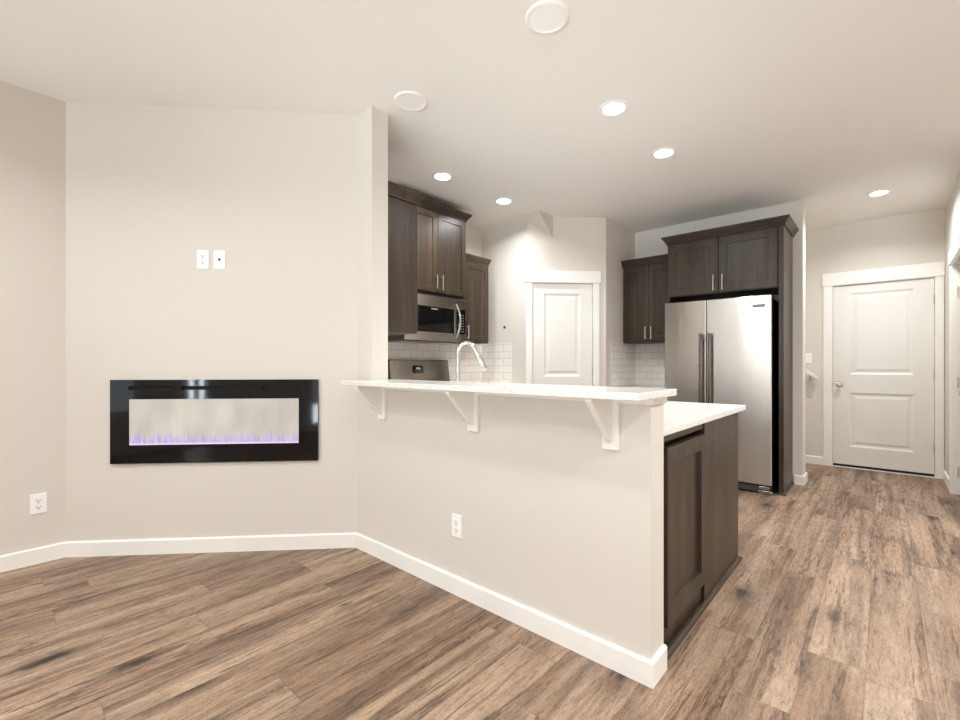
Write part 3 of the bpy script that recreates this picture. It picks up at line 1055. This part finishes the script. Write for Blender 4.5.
base_cabinet('dark base cabinet right of the range', (-2.925, 3.268, 0), 90, 0.575, 0.596, 1)
o = MB().box(XRANGE + 0.0095, -2.900, 3.268, YBACK - 0.0095, 0.880, 0.910).obj('kitchen_countertop', M['counter'], None, 0.003)
tag(o, 'short white stone counter right of the range', 'countertop')
base_cabinet('dark base cabinet left of the range', (-2.925, 1.735, 0), 90, 0.765, 0.596, 1, 0.62)
o = MB().prism([(XRANGE + 0.0095, 1.7175), (PEN_X0 - 0.001, 1.7175), (PEN_X0 - 0.001, 2.36), (-2.900, 2.36), (-2.900, 2.502), (XRANGE + 0.0095, 2.502)], 0.880, 0.910).obj('kitchen_countertop', M['counter'], None, 0.003)
tag(o, 'white stone counter left of the range in the kitchen corner', 'countertop')
base_cabinet('dark base cabinet in the corner behind the half wall', (-2.423, 2.335, 0), 180, 0.498, 0.60, 1)
base_cabinet('dark base cabinet left of the refrigerator', (-2.258, 4.595, 0), 0, 0.560, 0.594, 2)
o = MB().box(PD1[0] + 0.0095, -1.697, 4.570, YF - 0.0095, 0.880, 0.910).obj('kitchen_countertop', M['counter'], None, 0.003)
tag(o, 'white stone counter left of the refrigerator', 'countertop')

# ------------------------------------------------------------------ range
rg = thing('kitchen_range', 'stainless electric range with a control backguard against the tile wall', 'range', (-2.872, 2.506, 0), 90)
RGW = 0.756
MB().box(0, RGW, 0.02, 0.644, 0.03, 0.905).obj('body', M['black'], rg, 0.003)
MB().box(0.002, RGW - 0.002, -0.005, 0.58, 0.9055, 0.916).obj('glass_cooktop', M['black_glass'], rg, 0.003)
od = MB().box(0.006, RGW - 0.006, -0.022, 0.019, 0.24, 0.80).obj('oven_door', M['steel_small'], rg, 0.004)
MB().box(0.12, RGW - 0.12, -0.024, -0.020, 0.36, 0.66).obj('oven_window', M['black_glass'], od)
MB().tube([(0.07, -0.062, 0.755), (RGW - 0.07, -0.062, 0.755)], 0.011, 12).tube([(0.10, -0.06, 0.755), (0.10, -0.02, 0.755)], 0.008, 8).tube([(RGW - 0.10, -0.06, 0.755), (RGW - 0.10, -0.02, 0.755)], 0.008, 8).obj('oven_handle', M['nickel'], od, smooth=True)
MB().box(0.006, RGW - 0.006, -0.018, 0.019, 0.05, 0.232).obj('drawer', M['steel_small'], rg, 0.004)
MB().box(0.004, RGW - 0.004, -0.02, 0.019, 0.806, 0.903).obj('front_trim', M['steel_small'], rg, 0.003)
bg = MB().prism([(0.560, 1.005), (0.640, 1.005), (0.640, 1.205), (0.598, 1.205), (0.590, 1.198)], 0.006, RGW - 0.006, 'x').obj('backguard', M['steel_small'], rg, 0.003)
MB().box(0.004, RGW - 0.004, 0.566, 0.642, 0.917, 1.004).obj('backguard_base', M['black'], rg)
MB().prism([(0.556, 1.002), (0.642, 1.002), (0.642, 1.207), (0.594, 1.207), (0.586, 1.198)], 0.0, 0.0055, 'x').obj('end_cap', M['black'], rg)
# slanted display
dp = MB().box(-0.062, 0.062, -0.003, 0, -0.036, 0.036).obj('display', M['black_glass'], rg, loc=(0.335, 0.5735, 1.113), rot=(R(-8.6), 0, 0))
dg = MB()
for k, xx in enumerate((-0.020, -0.007, 0.008, 0.021)):
    dg.box(xx - 0.004, xx + 0.004, -0.0036, -0.003, 0.012, 0.0135)
    dg.box(xx - 0.004, xx + 0.004, -0.0036, -0.003, 0.002, 0.0035)
    dg.box(xx + 0.003, xx + 0.0045, -0.0036, -0.003, 0.002, 0.0135)
dg.obj('clock_digits', M['digits'], dp)
for i in range(4):
    for j in range(2):
        MB().box(-0.048 + i * 0.027, -0.038 + i * 0.027, -0.0036, -0.003, -0.022 + j * 0.012, -0.020 + j * 0.012).obj('key_mark', M['letter'], dp)
for (bx, by, br) in ((0.20, 0.15, 0.10), (0.56, 0.15, 0.085), (0.20, 0.42, 0.075), (0.56, 0.42, 0.10)):
    MB().lathe([(br - 0.003, 0.0), (br, 0.0), (br, 0.0006), (br - 0.003, 0.0006), (br - 0.003, 0.0)], (bx, by, 0.9160), 'z', 40).obj('burner_ring', M['badge'], rg)

# ------------------------------------------------------------------ microwave
mw = thing('microwave', 'stainless over the range microwave with a curved handle', 'microwave', (-3.182, 2.484, 1.372), 90)
MW, MH = 0.756, 0.440
MB().box(0, MW, 0.022, 0.345, 0.0, MH).obj('body', M['black'], mw, 0.003)
mf = MB().panel_slab(MW, MH - 0.022, 0.0215, [(0.028, 0.598, 0.080, 0.322)], [(0.002, 0.003)], 0, 0.006, 0.0)
mf.obj('door', M['steel_small'], mw, 0.002)
MB().box(0.032, 0.594, 0.0005, 0.0025, 0.090, 0.324).obj('door_window', M['black_glass'], mw)
cp = MB().box(0.622, 0.742, -0.0025, 0.0, 0.086, 0.328).obj('control_panel', M['black_glass'], mw)
for i in range(3):
    for j in range(7):
        MB().box(0.646 + i * 0.030, 0.658 + i * 0.030, -0.0032, -0.0025, 0.108 + j * 0.027, 0.114 + j * 0.027).obj('key_mark', M['letter'], cp)
lg = MB()
for i in range(5):
    lg.box(0.300 + i * 0.016, 0.309 + i * 0.016, -0.0006, 0.0005, 0.300, 0.311)
lg.obj('logo_mark', M['letter'], mw)
hp = []
for k in range(13):
    u = k / 12
    hp.append((0.606, -0.012 - 0.052 * math.sin(math.pi * u), 0.045 + u * 0.325))
MB().tube(hp, 0.013, 12).obj('handle', M['chrome'], mw, smooth=True)
mb = MB()
for k in range(2):
    mb.box(0.03 + k * 0.36, 0.37 + k * 0.36, 0.05, 0.30, -0.006, 0.0)
mb.obj('grease_filter', M['steel_small'], mw)
MB().box(0.02, MW - 0.02, 0.004, 0.021, MH - 0.014, MH - 0.001).obj('vent_louver', M['black'], mw)

# ------------------------------------------------------------------ stairs behind the refrigerator wall, handrail
st = thing('staircase', 'staircase rising left behind the refrigerator wall, mostly hidden', 'stairs', (-0.78, YF + 0.215, 0), 0, None, 'structure')
SD = YH - 0.016 - (YF + 0.215)
for k in range(5):
    MB().box(-0.255 * (k + 1), -0.255 * k, 0.0, SD, 0, 0.185 * (k + 1)).obj('step', M['carpet'], st, 0.008)
sk = MB().prism([(0.07, 0.0), (0.07, 0.10), (0.045, 0.155), (0.0, 0.215), (-1.30, 1.16), (-1.30, 0.0)], SD, SD + 0.0145, 'y').obj('skirt_board', M['trim'], st)
hr = thing('handrail', 'white handrail sloping up the hall wall beside the door casing', 'handrail', (-0.575, YH, 1.0))
sl = math.atan2(0.185, 0.255)
rail = []
prof = [(-0.030, -0.020), (-0.030, 0.012), (-0.022, 0.022), (0.022, 0.022), (0.030, 0.012), (0.030, -0.020)]
m = MB().prism(prof, 0.0, 1.6, 'x')
m.obj('rail', M['trim'], hr, 0.003, loc=(0, -0.085, 0.0), rot=(0, R(180) + sl, 0))
for d in (0.10, 0.95):
    bx, bz = -d * math.cos(sl), d * math.sin(sl)
    MB().tube([(bx, -0.002, bz - 0.065), (bx, -0.05, bz - 0.065), (bx, -0.085, bz - 0.022)], 0.0075, 10).lathe([(0, -0.002), (0.026, -0.002), (0.026, -0.006), (0.016, -0.011), (0, -0.011)], (bx, 0, bz - 0.065), 'y', 20).obj('rail_bracket', M['nickel'], hr, smooth=True)
